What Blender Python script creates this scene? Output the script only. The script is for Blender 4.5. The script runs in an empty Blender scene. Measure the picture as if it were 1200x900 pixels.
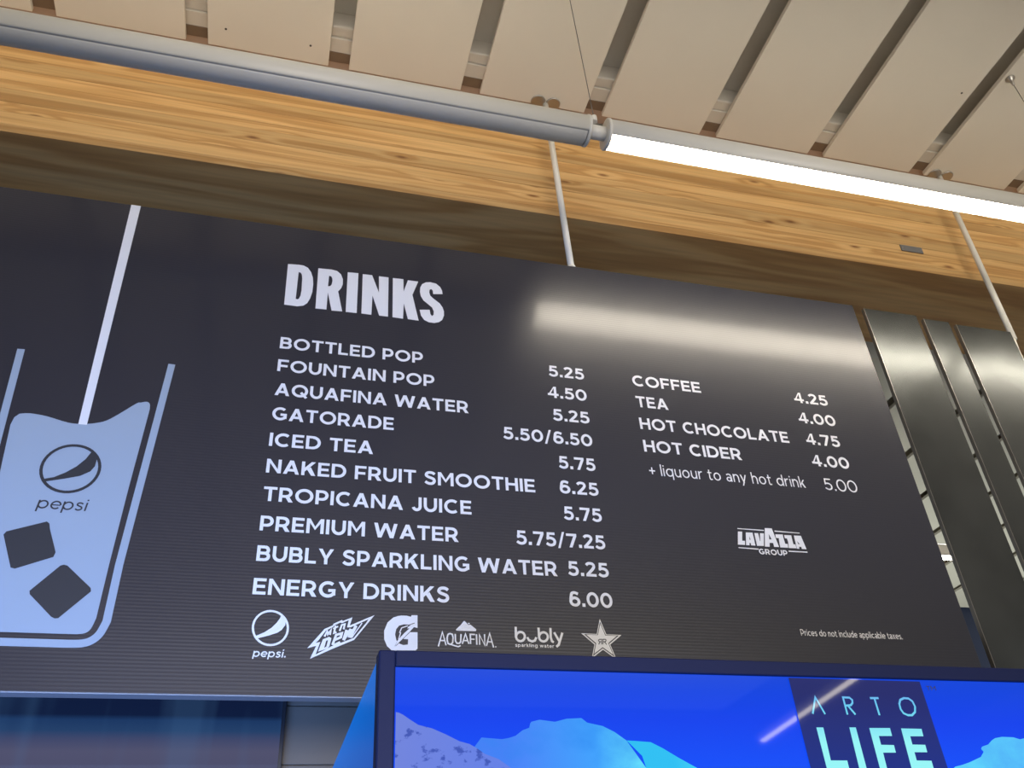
import bpy, bmesh, math, random
from mathutils import Matrix, Vector
random.seed(7)
S = bpy.context.scene
C = S.collection

# ------------------------------------------------------------------ camera
cam = bpy.data.objects.new('camera', bpy.data.cameras.new('camera'))
C.objects.link(cam)
cam.data.sensor_width = 36.0
cam.data.lens = 1.04118 * 36.0 * 1000 / 1200
cam.data.clip_start = 0.02
R_ = Vector((0.96587872, -0.25291608, -0.05578317))
U_ = Vector((-0.10084989, -0.56565966, 0.8184488))
F_ = Vector((0.23855315, 0.78489655, 0.57186519))
cam.matrix_world = Matrix(((R_.x, U_.x, -F_.x, 0), (R_.y, U_.y, -F_.y, 0), (R_.z, U_.z, -F_.z, 1.6), (0, 0, 0, 1)))
S.camera = cam

# ------------------------------------------------------------------ light and exposure
S.view_settings.view_transform = 'Standard'
S.view_settings.look = 'None'
S.view_settings.gamma = 1.0
S.view_settings.use_curve_mapping = False
S.view_settings.exposure = 0.0
W = bpy.data.worlds.new('world'); S.world = W; W.use_nodes = True
W.node_tree.nodes['Background'].inputs[0].default_value = (0.82, 0.90, 1.0, 1)
W.node_tree.nodes['Background'].inputs[1].default_value = 0.23

def area(name, loc, target, sx, sy, power, col, spread=180):
    l = bpy.data.lights.new(name, 'AREA'); l.shape = 'RECTANGLE'; l.size = sx; l.size_y = sy; l.spread = math.radians(spread)
    l.energy = power; l.color = col
    o = bpy.data.objects.new(name, l); C.objects.link(o); o.location = loc
    o.rotation_euler = (Vector(target) - Vector(loc)).to_track_quat('-Z', 'Y').to_euler()
    return o
# warm fill added far behind the viewer, and blue fill added low on the left
area('hall_fill', (2.0, -11.0, 2.4), (2.0, 3.0, 4.6), 12.0, 3.6, 860, (1.0, 0.92, 0.82))
area('blue_fill', (-1.6, -1.0, 0.5), (-0.6, 3.0, 2.0), 4.0, 0.9, 62, (0.20, 0.42, 1.0), 65)
# unseen fill added behind the slats to brighten the rear ceiling
area('rear_ceiling_fill', (8.0, 8.3, 3.6), (8.0, 8.3, 6.0), 8.0, 3.0, 80, (0.92, 1.0, 0.94))
area('hall_bounce_fill', (2.0, -8.0, 5.2), (2.0, -8.0, 0.0), 10.0, 4.0, 110, (0.40, 0.58, 1.0))  # added fill: bounces off the floor and tints the far ceiling blue

# ------------------------------------------------------------------ materials
def srgb(r, g, b):
    f = lambda c: (c / 255 / 12.92) if c <= 10.3 else ((c / 255 + 0.055) / 1.055) ** 2.4
    return (f(r), f(g), f(b), 1)

def mat(name, col, rough=0.5, metal=0.0, spec=0.5, noise=0.0, nscale=8.0, bump=0.0, bscale=60.0, emit=None, estr=0.0, coat=0.0):
    m = bpy.data.materials.new(name); m.use_nodes = True
    nt = m.node_tree; b = nt.nodes['Principled BSDF']
    b.inputs['Base Color'].default_value = col
    b.inputs['Roughness'].default_value = rough
    b.inputs['Metallic'].default_value = metal
    b.inputs['Specular IOR Level'].default_value = spec
    b.inputs['Coat Weight'].default_value = coat
    b.inputs['Coat Roughness'].default_value = 0.03
    if emit is not None:
        b.inputs['Emission Color'].default_value = emit
        b.inputs['Emission Strength'].default_value = estr
    tc = nt.nodes.new('ShaderNodeTexCoord')
    if noise > 0:
        n = nt.nodes.new('ShaderNodeTexNoise'); n.inputs['Scale'].default_value = nscale; n.inputs['Detail'].default_value = 5
        nt.links.new(tc.outputs['Object'], n.inputs['Vector'])
        r = nt.nodes.new('ShaderNodeValToRGB')
        r.color_ramp.elements[0].position = 0.3; r.color_ramp.elements[1].position = 0.7
        r.color_ramp.elements[0].color = tuple(c * (1 - noise) for c in col[:3]) + (1,)
        r.color_ramp.elements[1].color = tuple(min(1, c * (1 + noise)) for c in col[:3]) + (1,)
        nt.links.new(n.outputs['Fac'], r.inputs['Fac']); nt.links.new(r.outputs['Color'], b.inputs['Base Color'])
    if bump > 0:
        n2 = nt.nodes.new('ShaderNodeTexNoise'); n2.inputs['Scale'].default_value = bscale; n2.inputs['Detail'].default_value = 4
        nt.links.new(tc.outputs['Object'], n2.inputs['Vector'])
        bp = nt.nodes.new('ShaderNodeBump'); bp.inputs['Strength'].default_value = bump; bp.inputs['Distance'].default_value = 0.01
        nt.links.new(n2.outputs['Fac'], bp.inputs['Height']); nt.links.new(bp.outputs['Normal'], b.inputs['Normal'])
    return m

M_ceil = mat('ceiling_paint', (0.80, 0.74, 0.62, 1), 0.6, noise=0.03, nscale=1.5, bump=0.03)
M_deck = mat('deck_paint', (0.66, 0.61, 0.52, 1), 0.6, noise=0.06, nscale=3, bump=0.1, bscale=12)
M_batten = mat('batten_wood', srgb(120, 100, 80), 0.6, noise=0.1)
M_trim = mat('trim_paint', srgb(176, 152, 132), 0.6, noise=0.05)
M_white = mat('white_enamel', (0.80, 0.77, 0.68, 1), 0.35, bump=0.02)
M_greylens = mat('unlit_lens', (0.80, 0.78, 0.72, 1), 0.4, bump=0.02)
M_steel = mat('steel_fitting', (0.45, 0.42, 0.38, 1), 0.3, metal=0.9)
M_cable = mat('steel_cable', (0.10, 0.09, 0.08, 1), 0.4, metal=0.5)
M_screw = mat('screw_head', (0.06, 0.05, 0.04, 1), 0.5, metal=0.4)
M_outlet = mat('plate_metal', (0.22, 0.22, 0.22, 1), 0.4, metal=0.4, noise=0.1)
M_lens = mat('lit_lens', (0.9, 0.9, 0.85, 1), 0.4, emit=(1.0, 0.90, 0.74, 1), estr=27.0)
M_upfill = mat('upward_fill_glow', (0.9, 0.9, 0.85, 1), 0.4, emit=(1.0, 0.92, 0.79, 1), estr=10.5)  # glow added on top of the tubes to brighten ceiling and beam
M_upfill_soft = mat('soft_upward_fill_glow', (0.9, 0.9, 0.85, 1), 0.4, emit=(1.0, 0.95, 0.84, 1), estr=7.0)
M_vinyl = mat('white_vinyl', (0.82, 0.82, 0.84, 1), 0.4)
M_bluelit = mat('bluelit_vinyl', (0.34, 0.41, 0.50, 1), 0.4)  # white vinyl with the blue light on the cup put into its colour
M_ink = mat('dark_ink', (0.030, 0.032, 0.040, 1), 0.35)
M_edge = mat('board_edge', (0.30, 0.31, 0.34, 1), 0.35)
M_slat = mat('polished_dark_metal', (0.105, 0.112, 0.112, 1), 0.25, metal=0.85, noise=0.25, nscale=2.5)
M_floor = mat('floor_concrete', (0.20, 0.19, 0.19, 1), 0.5, noise=0.15, nscale=1.2, bump=0.05)
M_wall = mat('grey_wall_panel', (0.15, 0.125, 0.105, 1), 0.45, noise=0.06, nscale=2)
M_farwall = mat('far_wall', (0.02, 0.03, 0.07, 1), 0.6, noise=0.2, nscale=1.0)
M_black = mat('black_plastic', (0.02, 0.021, 0.028, 1), 0.3, bump=0.02)
M_bezel = mat('cooler_bezel', (0.010, 0.014, 0.045, 1), 0.4, spec=0.15, bump=0.02)

def board_mat():
    # semi-gloss black board with fine horizontal ribs
    m = bpy.data.materials.new('menu_board_face'); m.use_nodes = True
    nt = m.node_tree; b = nt.nodes['Principled BSDF']
    b.inputs['Base Color'].default_value = (0.018, 0.019, 0.031, 1)
    b.inputs['Roughness'].default_value = 0.30
    b.inputs['Coat Weight'].default_value = 0.42; b.inputs['Coat Roughness'].default_value = 0.105
    b.inputs['Specular IOR Level'].default_value = 0.6
    tc = nt.nodes.new('ShaderNodeTexCoord')
    w = nt.nodes.new('ShaderNodeTexWave'); w.wave_type = 'BANDS'; w.bands_direction = 'Z'
    w.inputs['Scale'].default_value = 26.0; w.inputs['Distortion'].default_value = 0.0
    nt.links.new(tc.outputs['Object'], w.inputs['Vector'])
    bp = nt.nodes.new('ShaderNodeBump'); bp.inputs['Strength'].default_value = 0.048; bp.inputs['Distance'].default_value = 0.003
    nt.links.new(w.outputs['Fac'], bp.inputs['Height']); nt.links.new(bp.outputs['Normal'], b.inputs['Normal']); nt.links.new(bp.outputs['Normal'], b.inputs['Coat Normal'])
    return m
M_board = board_mat()

def wood_mat():
    m = bpy.data.materials.new('laminated_timber'); m.use_nodes = True
    nt = m.node_tree; L = nt.links; b = nt.nodes['Principled BSDF']; N = nt.nodes.new
    b.inputs['Roughness'].default_value = 0.42
    tc = N('ShaderNodeTexCoord'); oi = N('ShaderNodeObjectInfo')
    off = N('ShaderNodeVectorMath'); off.operation = 'SCALE'
    comb = N('ShaderNodeCombineXYZ')
    for i in range(3): L.new(oi.outputs['Random'], comb.inputs[i])
    L.new(comb.outputs[0], off.inputs[0]); off.inputs['Scale'].default_value = 37.0
    add = N('ShaderNodeVectorMath'); add.operation = 'ADD'
    L.new(tc.outputs['Object'], add.inputs[0]); L.new(off.outputs[0], add.inputs[1])
    mp = N('ShaderNodeMapping'); mp.inputs['Scale'].default_value = (0.30, 3.0, 8.0); L.new(add.outputs[0], mp.inputs['Vector'])
    n1 = N('ShaderNodeTexNoise'); n1.inputs['Scale'].default_value = 1.0; n1.inputs['Detail'].default_value = 3; n1.inputs['Distortion'].default_value = 0.6
    L.new(mp.outputs[0], n1.inputs['Vector'])
    # growth rings: sine of the stretched noise field
    mu = N('ShaderNodeMath'); mu.operation = 'MULTIPLY'; mu.inputs[1].default_value = 30.0; L.new(n1.outputs['Fac'], mu.inputs[0])
    si = N('ShaderNodeMath'); si.operation = 'SINE'; L.new(mu.outputs[0], si.inputs[0])
    mr = N('ShaderNodeMapRange'); mr.inputs[1].default_value = -1; mr.inputs[2].default_value = 1; mr.inputs[3].default_value = 0; mr.inputs[4].default_value = 1
    L.new(si.outputs[0], mr.inputs[0])
    ramp = N('ShaderNodeValToRGB'); e = ramp.color_ramp.elements
    e[0].position = 0.0; e[0].color = (0.50, 0.265, 0.085, 1)
    e[1].position = 0.45; e[1].color = (0.62, 0.36, 0.13, 1)
    x = e.new(1.0); x.color = (0.68, 0.42, 0.165, 1)
    L.new(mr.outputs[0], ramp.inputs[0])
    # lamella tone
    hs = N('ShaderNodeHueSaturation')
    vr = N('ShaderNodeMapRange'); vr.inputs[3].default_value = 0.80; vr.inputs[4].default_value = 1.18
    L.new(oi.outputs['Random'], vr.inputs[0]); L.new(vr.outputs[0], hs.inputs['Value'])
    L.new(ramp.outputs[0], hs.inputs['Color'])
    # knots
    mp2 = N('ShaderNodeMapping'); mp2.inputs['Rotation'].default_value = (math.pi / 2, 0, 0); mp2.inputs['Scale'].default_value = (1.7, 0.2, 5.2); L.new(add.outputs[0], mp2.inputs['Vector'])
    vo = N('ShaderNodeTexVoronoi'); vo.voronoi_dimensions = '2D'; vo.inputs['Scale'].default_value = 1.0; L.new(mp2.outputs[0], vo.inputs['Vector'])
    kr = N('ShaderNodeValToRGB'); k = kr.color_ramp.elements
    k[0].position = 0.02; k[0].color = (0.42, 0.30, 0.22, 1); k[1].position = 0.075; k[1].color = (1, 1, 1, 1)
    # knots only on the sawn faces that look sideways
    ge = N('ShaderNodeNewGeometry'); sx = N('ShaderNodeSeparateXYZ'); L.new(ge.outputs['True Normal'], sx.inputs[0])
    ab = N('ShaderNodeMath'); ab.operation = 'ABSOLUTE'; L.new(sx.outputs[1], ab.inputs[0])
    iv = N('ShaderNodeMath'); iv.operation = 'SUBTRACT'; iv.inputs[0].default_value = 1.0; L.new(ab.outputs[0], iv.inputs[1])
    kd = N('ShaderNodeMath'); kd.operation = 'ADD'; L.new(vo.outputs['Distance'], kd.inputs[0]); L.new(iv.outputs[0], kd.inputs[1])
    L.new(kd.outputs[0], kr.inputs[0])
    # the grain bends round each knot
    kb = N('ShaderNodeMapRange'); kb.inputs[1].default_value = 0.0; kb.inputs[2].default_value = 0.30; kb.inputs[3].default_value = 0.16; kb.inputs[4].default_value = 0.0
    kb.interpolation_type = 'SMOOTHSTEP'; L.new(kd.outputs[0], kb.inputs[0])
    ka = N('ShaderNodeMath'); ka.operation = 'ADD'; L.new(n1.outputs['Fac'], ka.inputs[0]); L.new(kb.outputs[0], ka.inputs[1]); L.new(ka.outputs[0], mu.inputs[0])
    # fine dark fibre streaks
    mp3 = N('ShaderNodeMapping'); mp3.inputs['Scale'].default_value = (2.2, 40, 90.0); L.new(add.outputs[0], mp3.inputs['Vector'])
    n3 = N('ShaderNodeTexNoise'); n3.inputs['Scale'].default_value = 1.0; n3.inputs['Detail'].default_value = 4; L.new(mp3.outputs[0], n3.inputs['Vector'])
    fr = N('ShaderNodeMapRange'); fr.inputs[1].default_value = 0.3; fr.inputs[2].default_value = 0.62; fr.inputs[3].default_value = 0.86; fr.inputs[4].default_value = 1.03
    L.new(n3.outputs['Fac'], fr.inputs[0])
    m1 = N('ShaderNodeMixRGB'); m1.blend_type = 'MULTIPLY'; m1.inputs[0].default_value = 1; L.new(hs.outputs[0], m1.inputs[1]); L.new(kr.outputs[0], m1.inputs[2])
    m2 = N('ShaderNodeMixRGB'); m2.blend_type = 'MULTIPLY'; m2.inputs[0].default_value = 1; L.new(m1.outputs[0], m2.inputs[1]); L.new(fr.outputs[0], m2.inputs[2])
    L.new(m2.outputs[0], b.inputs['Base Color'])
    bp = N('ShaderNodeBump'); bp.inputs['Strength'].default_value = 0.08; bp.inputs['Distance'].default_value = 0.004
    L.new(n3.outputs['Fac'], bp.inputs['Height']); L.new(bp.outputs['Normal'], b.inputs['Normal'])
    return m
M_wood = wood_mat()

def screen_mat(name, stops, axis=2, lo=0.0, hi=1.0, strength=1.0, noise=0.0, nscale=3.0, dark=(0, 0, 0.1, 1), thr=(0.5, 0.6), rough=0.03, streak=False):
    """a lit display surface: its picture is a gradient along one axis, with noise for texture, under glossy glass"""
    m = bpy.data.materials.new(name); m.use_nodes = True
    nt = m.node_tree; L = nt.links; b = nt.nodes['Principled BSDF']; N = nt.nodes.new
    b.inputs['Base Color'].default_value = (0.01, 0.01, 0.015, 1); b.inputs['Roughness'].default_value = rough
    b.inputs['Specular IOR Level'].default_value = 0.18
    tc = N('ShaderNodeTexCoord'); sp = N('ShaderNodeSeparateXYZ'); L.new(tc.outputs['Object'], sp.inputs[0])
    mr = N('ShaderNodeMapRange'); mr.inputs[1].default_value = lo; mr.inputs[2].default_value = hi; L.new(sp.outputs[axis], mr.inputs[0])
    r = N('ShaderNodeValToRGB'); e = r.color_ramp.elements
    e[0].position = stops[0][0]; e[0].color = stops[0][1]; e[1].position = stops[-1][0]; e[1].color = stops[-1][1]
    for p, c in stops[1:-1]: e.new(p).color = c
    L.new(mr.outputs[0], r.inputs[0]); out = r.outputs[0]
    if noise > 0:
        mp = N('ShaderNodeMapping'); mp.inputs['Scale'].default_value = (1, 1, 0.08) if streak else (1, 1, 1.4)
        mp.inputs['Rotation'].default_value = (0, 0 if streak else 0.5, 0)
        L.new(tc.outputs['Object'], mp.inputs[0])
        n = N('ShaderNodeTexNoise'); n.inputs['Scale'].default_value = nscale; n.inputs['Detail'].default_value = 2 if streak else 8; n.inputs['Roughness'].default_value = 0.6
        L.new(mp.outputs[0], n.inputs['Vector'])
        f = N('ShaderNodeMapRange'); f.inputs[1].default_value = thr[0]; f.inputs[2].default_value = thr[1]; f.inputs[4].default_value = noise
        L.new(n.outputs['Fac'], f.inputs[0])
        mx = N('ShaderNodeMixRGB'); L.new(f.outputs[0], mx.inputs[0]); L.new(out, mx.inputs[1]); mx.inputs[2].default_value = dark; out = mx.outputs[0]
    L.new(out, b.inputs['Emission Color']); b.inputs['Emission Strength'].default_value = strength
    return m

# ------------------------------------------------------------------ object helpers
def link(name, me, m, parent=None):
    o = bpy.data.objects.new(name, me); C.objects.link(o)
    if m is not None and len(me.materials) == 0: me.materials.append(m)
    if parent is not None: o.parent = parent
    return o
def tag(o, label=None, cat=None, group=None, kind=None):
    if label: o['label'] = label
    if cat: o['category'] = cat
    if group: o['group'] = group
    if kind: o['kind'] = kind
    return o
def empty(name, loc, **k):
    o = bpy.data.objects.new(name, None); o.empty_display_size = 0.1; C.objects.link(o); o.location = loc
    bpy.context.view_layer.update()
    return tag(o, **k)
def box_bm(bm, x0, x1, y0, y1, z0, z1, bev=0.0):
    vs = [bm.verts.new(p) for p in ((x0,y0,z0),(x1,y0,z0),(x1,y1,z0),(x0,y1,z0),(x0,y0,z1),(x1,y0,z1),(x1,y1,z1),(x0,y1,z1))]
    fs = [bm.faces.new([vs[i] for i in f]) for f in ((3,2,1,0),(4,5,6,7),(0,1,5,4),(1,2,6,5),(2,3,7,6),(3,0,4,7))]
    if bev > 0:
        es = list({e for f in fs for e in f.edges})
        bmesh.ops.bevel(bm, geom=es, offset=bev, segments=2, affect='EDGES', profile=0.5)
def done(name, bm, m, parent=None, smooth=False):
    bmesh.ops.recalc_face_normals(bm, faces=bm.faces[:])
    me = bpy.data.meshes.new(name); bm.to_mesh(me); bm.free()
    if smooth:
        for p in me.polygons: p.use_smooth = True
    o = link(name, me, m, parent)
    if parent is not None: o.matrix_parent_inverse = parent.matrix_world.inverted()
    return o
def box(name, x0, x1, y0, y1, z0, z1, m, parent=None, bev=0.0):
    bm = bmesh.new(); box_bm(bm, x0, x1, y0, y1, z0, z1, bev); return done(name, bm, m, parent)
def lathe(name, prof, m, parent, a, b, n=24, smooth=True):
    """revolve prof [(t, r)] about the line a-b; t in metres from a"""
    bm = bmesh.new(); a = Vector(a); d = (Vector(b) - a).normalized(); q = d.to_track_quat('Z', 'Y')
    rings = [[bm.verts.new(a + q @ Vector((r * math.cos(2*math.pi*i/n), r * math.sin(2*math.pi*i/n), t))) for i in range(n)] for t, r in prof]
    for A, B in zip(rings, rings[1:]):
        for i in range(n): bm.faces.new((A[i], A[(i+1) % n], B[(i+1) % n], B[i]))
    bm.faces.new(rings[0][::-1]); bm.faces.new(rings[-1])
    o = done(name, bm, m, parent, False)
    if smooth:
        for p in o.data.polygons: p.use_smooth = len(p.vertices) == 4
    return o
def sector(name, x0, x1, cy, cz, r, a0, a1, thick, m, parent, n=20):
    """a curved channel along x: the arc a0..a1 (degrees, 0 = +y, 90 = +z) of a tube"""
    bm = bmesh.new(); ro = []; 
    for k in range(n + 1):
        a = math.radians(a0 + (a1 - a0) * k / n); c, s = math.cos(a), math.sin(a)
        ro.append([bm.verts.new((x, cy + q * c, cz + q * s)) for x in (x0, x1) for q in (r, r - thick)])
    for A, B in zip(ro, ro[1:]):
        for i, j in ((0, 2), (2, 3), (3, 1), (1, 0)): bm.faces.new((A[i], A[j], B[j], B[i]))
    for A in (ro[0], ro[-1]): bm.faces.new((A[0], A[1], A[3], A[2]))
    return done(name, bm, m, parent, True)

# ------------------------------------------------------------------ flat print: polygons and pen strokes on a vertical plane
class Print:
    """collects flat shapes lying in a plane of constant y; layer n sits n steps nearer the viewer"""
    def __init__(s, y): s.y = y; s.v = []; s.f = []
    def quad(s, pts, lay=0):
        s.n = (getattr(s, 'n', 0) + 1) % 20; i = len(s.v); s.v += [(x, s.y - 0.0006 * lay - 0.00002 * s.n, z) for x, z in pts]; s.f.append(tuple(range(i, i + len(pts))))
    def rings(s, rings, lay=0):
        cu = bpy.data.curves.new('t', 'CURVE'); cu.dimensions = '2D'; cu.fill_mode = 'BOTH'
        for r in rings:
            sp = cu.splines.new('POLY'); sp.points.add(len(r) - 1); sp.use_cyclic_u = True
            for p, (x, z) in zip(sp.points, r): p.co = (x, z, 0, 1)
        ob = bpy.data.objects.new('t', cu); me = ob.to_mesh()
        i = len(s.v); s.v += [(v.co.x, s.y - 0.0006 * lay, v.co.y) for v in me.vertices]
        s.f += [tuple(i + j for j in p.vertices) for p in me.polygons]
        ob.to_mesh_clear(); bpy.data.objects.remove(ob); bpy.data.curves.remove(cu)
    def stroke(s, pts, w, closed=False, lay=0):
        P = [Vector(p) for p in pts]; n = len(P); L = []
        for i in range(n):
            a = P[i-1] if (i > 0 or closed) else None; b = P[(i+1) % n] if (i < n-1 or closed) else None
            d1 = (P[i]-a).normalized() if a is not None else None; d2 = (b-P[i]).normalized() if b is not None else None
            d1 = d1 or d2; d2 = d2 or d1
            n1 = Vector((-d1.y, d1.x)); n2 = Vector((-d2.y, d2.x)); mm = n1 + n2
            mm = mm.normalized() if mm.length > 1e-6 else n1
            k = 1 / max(0.45, mm.dot(n1))
            L.append((P[i] + mm * w/2 * k, P[i] - mm * w/2 * k))
        for i in range(n if closed else n-1):
            A, B = L[i], L[(i+1) % n]; s.quad([A[0], A[1], B[1], B[0]], lay)
    def build(s, name, m, parent):
        me = bpy.data.meshes.new(name); me.from_pydata(s.v, [], s.f); me.update()
        bm = bmesh.new(); bm.from_mesh(me)
        bm.normal_update()
        fl = [f for f in bm.faces if f.normal.y > 0]; bmesh.ops.reverse_faces(bm, faces=fl)
        bm.to_mesh(me); bm.free()
        o = link(name, me, m, parent); o.matrix_parent_inverse = parent.matrix_world.inverted()
        return o

def smooth(pts, n=5, closed=False):
    """Catmull-Rom through the points"""
    P = [Vector(p) for p in pts]; N = len(P); out = []
    for i in range(N if closed else N-1):
        if closed: a, b, c, d = P[i-1], P[i], P[(i+1) % N], P[(i+2) % N]
        else: a, b, c, d = P[max(i-1, 0)], P[i], P[i+1], P[min(i+2, N-1)]
        for k in range(n):
            t = k / n
            out.append(0.5 * ((2*b) + (c-a)*t + (2*a-5*b+4*c-d)*t*t + (3*b-a-3*c+d)*t**3))
    if not closed: out.append(P[-1])
    return [(p.x, p.y) for p in out]

# a plain geometric sans drawn by hand: each glyph is quads (Q), pen strokes (S) and arcs; cap height 1, pen width w
def glyph(ch, w):
    t = w * 0.92; h = w / 2; Q = []; K = []
    def rect(x0, y0, x1, y1): Q.append([(x0, y0), (x1, y0), (x1, y1), (x0, y1)])
    def arc(cx, cy, rx, ry, a0, a1, n=16):   # outer radii
        full = a1 - a0 >= 360
        pts = [(cx + (rx-h)*math.cos(math.radians(a0+(a1-a0)*k/n)), cy + (ry-h)*math.sin(math.radians(a0+(a1-a0)*k/n))) for k in range(n + (0 if full else 1))]
        K.append((pts, w, full))
    def pen(pts, ww=None): K.append((smooth(pts, 5), ww or w, False))
    def diag(x0, y0, x1, y1, ww): Q.append([(x0, y0), (x0+ww, y0), (x1+ww, y1), (x1, y1)])
    d = w * 1.13
    if ch == 'A': W=.98; diag(0,0,W/2-d/2,1,d); diag(W-d,0,W/2-d/2,1,d); rect(.2,.2,W-.2,.2+t)
    elif ch == 'B': W=.80; rect(0,0,w,1); rect(w,0,W-.3,t); rect(w,1-t,W-.33,1); rect(w,.5-t/2+.01,W-.3,.5+t/2+.01); arc(W-.33,.745-t/4,.29,.255+t/4,-90,90,10); arc(W-.30,.255+t/4,.30,.255+t/4,-90,90,10)
    elif ch == 'C': W=.93; arc(.52,.5,.52,.515,48,312,22)
    elif ch == 'D': W=.92; rect(0,0,w,1); rect(w,0,.45,t); rect(w,1-t,.45,1); arc(.42,.5,.5,.5,-90,90,16)
    elif ch == 'E': W=.72; rect(0,0,w,1); rect(w,0,W,t); rect(w,1-t,W-.01,1); rect(w,.5-t/2,W-.06,.5+t/2)
    elif ch == 'F': W=.72; rect(0,0,w,1); rect(w,1-t,W,1); rect(w,.46-t/2,W-.06,.46+t/2)
    elif ch == 'G': W=.98; arc(.52,.5,.52,.515,48,318,22); rect(W-w-.02,.13,W-.02,.52); rect(.54,.53-t,W-.02,.53)
    elif ch == 'H': W=.86; rect(0,0,w,1); rect(W-w,0,W,1); rect(w,.5-t/2,W-w,.5+t/2)
    elif ch == 'I': W=w; rect(0,0,w,1)
    elif ch == 'J': W=.64; rect(W-w,.32,W,1); arc(W/2,.33,W/2,.345,195,360,12)
    elif ch == 'K': W=.88; rect(0,0,w,1); Q.append([(w-.02,.24),(w-.02,.24+1.45*w),(W-1.4*w,1),(W-.02,1)]); Q.append([(W-1.3*w,0),(W,0),(.36+w,.62),(.33,.44)])
    elif ch == 'L': W=.68; rect(0,0,w,1); rect(w,0,W,t)
    elif ch == 'M': W=1.04; rect(0,0,w,1); rect(W-w,0,W,1); Q.append([(0,1),(1.05*w,1),(W/2,.50-w*.2),(W/2,.27-w*.2)]); Q.append([(W,1),(W-1.05*w,1),(W/2,.50-w*.2),(W/2,.27-w*.2)])
    elif ch == 'N': W=.90; rect(0,0,w,1); rect(W-w,0,W,1); Q.append([(0,1),(w,1),(W,0),(W-w,0)])
    elif ch == 'O': W=1.10; arc(.55,.5,.55,.515,0,360,28)
    elif ch == 'Q': W=1.10; arc(.55,.5,.55,.515,0,360,28); Q.append([(.56,.32),(.70,.45),(1.08,.02),(.93,-.09)])
    elif ch == 'P': W=.78; rect(0,0,w,1); rect(w,1-t,W-.33,1); rect(w,.27,W-.33,.27+t); arc(W-.36,.635,.36,.365,-90,90,12)
    elif ch == 'R': W=.83; rect(0,0,w,1); rect(w,1-t,W-.38,1); rect(w,.30,W-.38,.30+t); arc(W-.40,.65,.36,.35,-90,90,12); Q.append([(W-1.2*w,0),(W+.02,0),(W-.22,.38),(W-.46,.36)])
    elif ch == 'S': W=.76; pen([(.68,.80),(.55,.89),(.38,.92),(.20,.87),(.12,.72),(.22,.60),(.42,.52),(.60,.43),(.65,.27),(.55,.12),(.38,.08),(.20,.12),(.06,.22)])
    elif ch == 'T': W=.80; rect(0,1-t,W,1); rect(W/2-h,0,W/2+h,1-t)
    elif ch == 'U': W=.86; rect(0,.42,w,1); rect(W-w,.42,W,1); arc(W/2,.43,W/2,.445,180,360,14)
    elif ch == 'V': W=.96; diag(W/2-d/2,0,0,1,d); diag(W/2-d/2,0,W-d,1,d)
    elif ch == 'W': W=1.46; diag(.36-d/2,0,0,1,d); diag(.36-d/2,0,W/2-d/2,1,d); diag(W-.36-d/2,0,W/2-d/2,1,d); diag(W-.36-d/2,0,W-d,1,d)
    elif ch == 'X': W=.9; diag(0,0,W-d,1,d); diag(W-d,0,0,1,d)
    elif ch == 'Y': W=.92; rect(W/2-h,0,W/2+h,.42); Q.append([(0,1),(d,1),(W/2+h,.36),(W/2-h,.36)]); Q.append([(W,1),(W-d,1),(W/2-h,.36),(W/2+h,.36)])
    elif ch == 'Z': W=.8; rect(0,0,W,t); rect(0,1-t,W,1); diag(0,t*.9,W-d*1.2,1-t*.9,d*1.2)
    elif ch == '0': W=.90; arc(.45,.5,.45,.515,0,360,26)
    elif ch == '2': W=.76; pen([(.07,.78),(.20,.89),(.38,.915),(.56,.86),(.62,.71),(.54,.55),(.36,.36),(.13,.13)]); rect(.02,0,W,t)
    elif ch == '4': W=.86; rect(.50,0,.50+w,1); rect(0,.20,W,.20+t); Q.append([(0,.22),(w*1.15,.22+t*.8),(.52+w*.3,1),(.50,1)])
    elif ch == '5': W=.78; rect(.12,1-t,.70,1); Q.append([(.07,.46),(.07+w,.50),(.12+w*.95,1),(.12,1)]); pen([(.10,.52),(.24,.585),(.42,.58),(.60,.50),(.67,.34),(.60,.16),(.40,.08),(.22,.11),(.06,.21)])
    elif ch == '6': W=.82; arc(.42,.33,.40,.345,0,360,22); pen([(.02+h,.33),(.06+h,.60),(.24,.86),(.46,.92),(.70,.84)])
    elif ch == '7': W=.78; rect(0,1-t,W,1); Q.append([(.18,0),(.18+d,0),(W,1-t),(W-d*1.05,1-t)])
    elif ch == '.': W=w*1.15; rect(0,0,W,W)
    elif ch == ',': W=w*1.15; rect(0,0,W,W)
    elif ch == '/': W=.52; diag(-.02,-.10,.52-w*.8,1.08,w*.85)
    elif ch == '+': W=.60; rect(0,.40-h,W,.40+h); rect(W/2-h,.10,W/2+h,.70)
    else:
        x = .72; rr = x/2 + .01; D = -.27
        def ring(cx=None): arc(cx or rr, x/2, rr, rr, 0, 360, 22)
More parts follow.
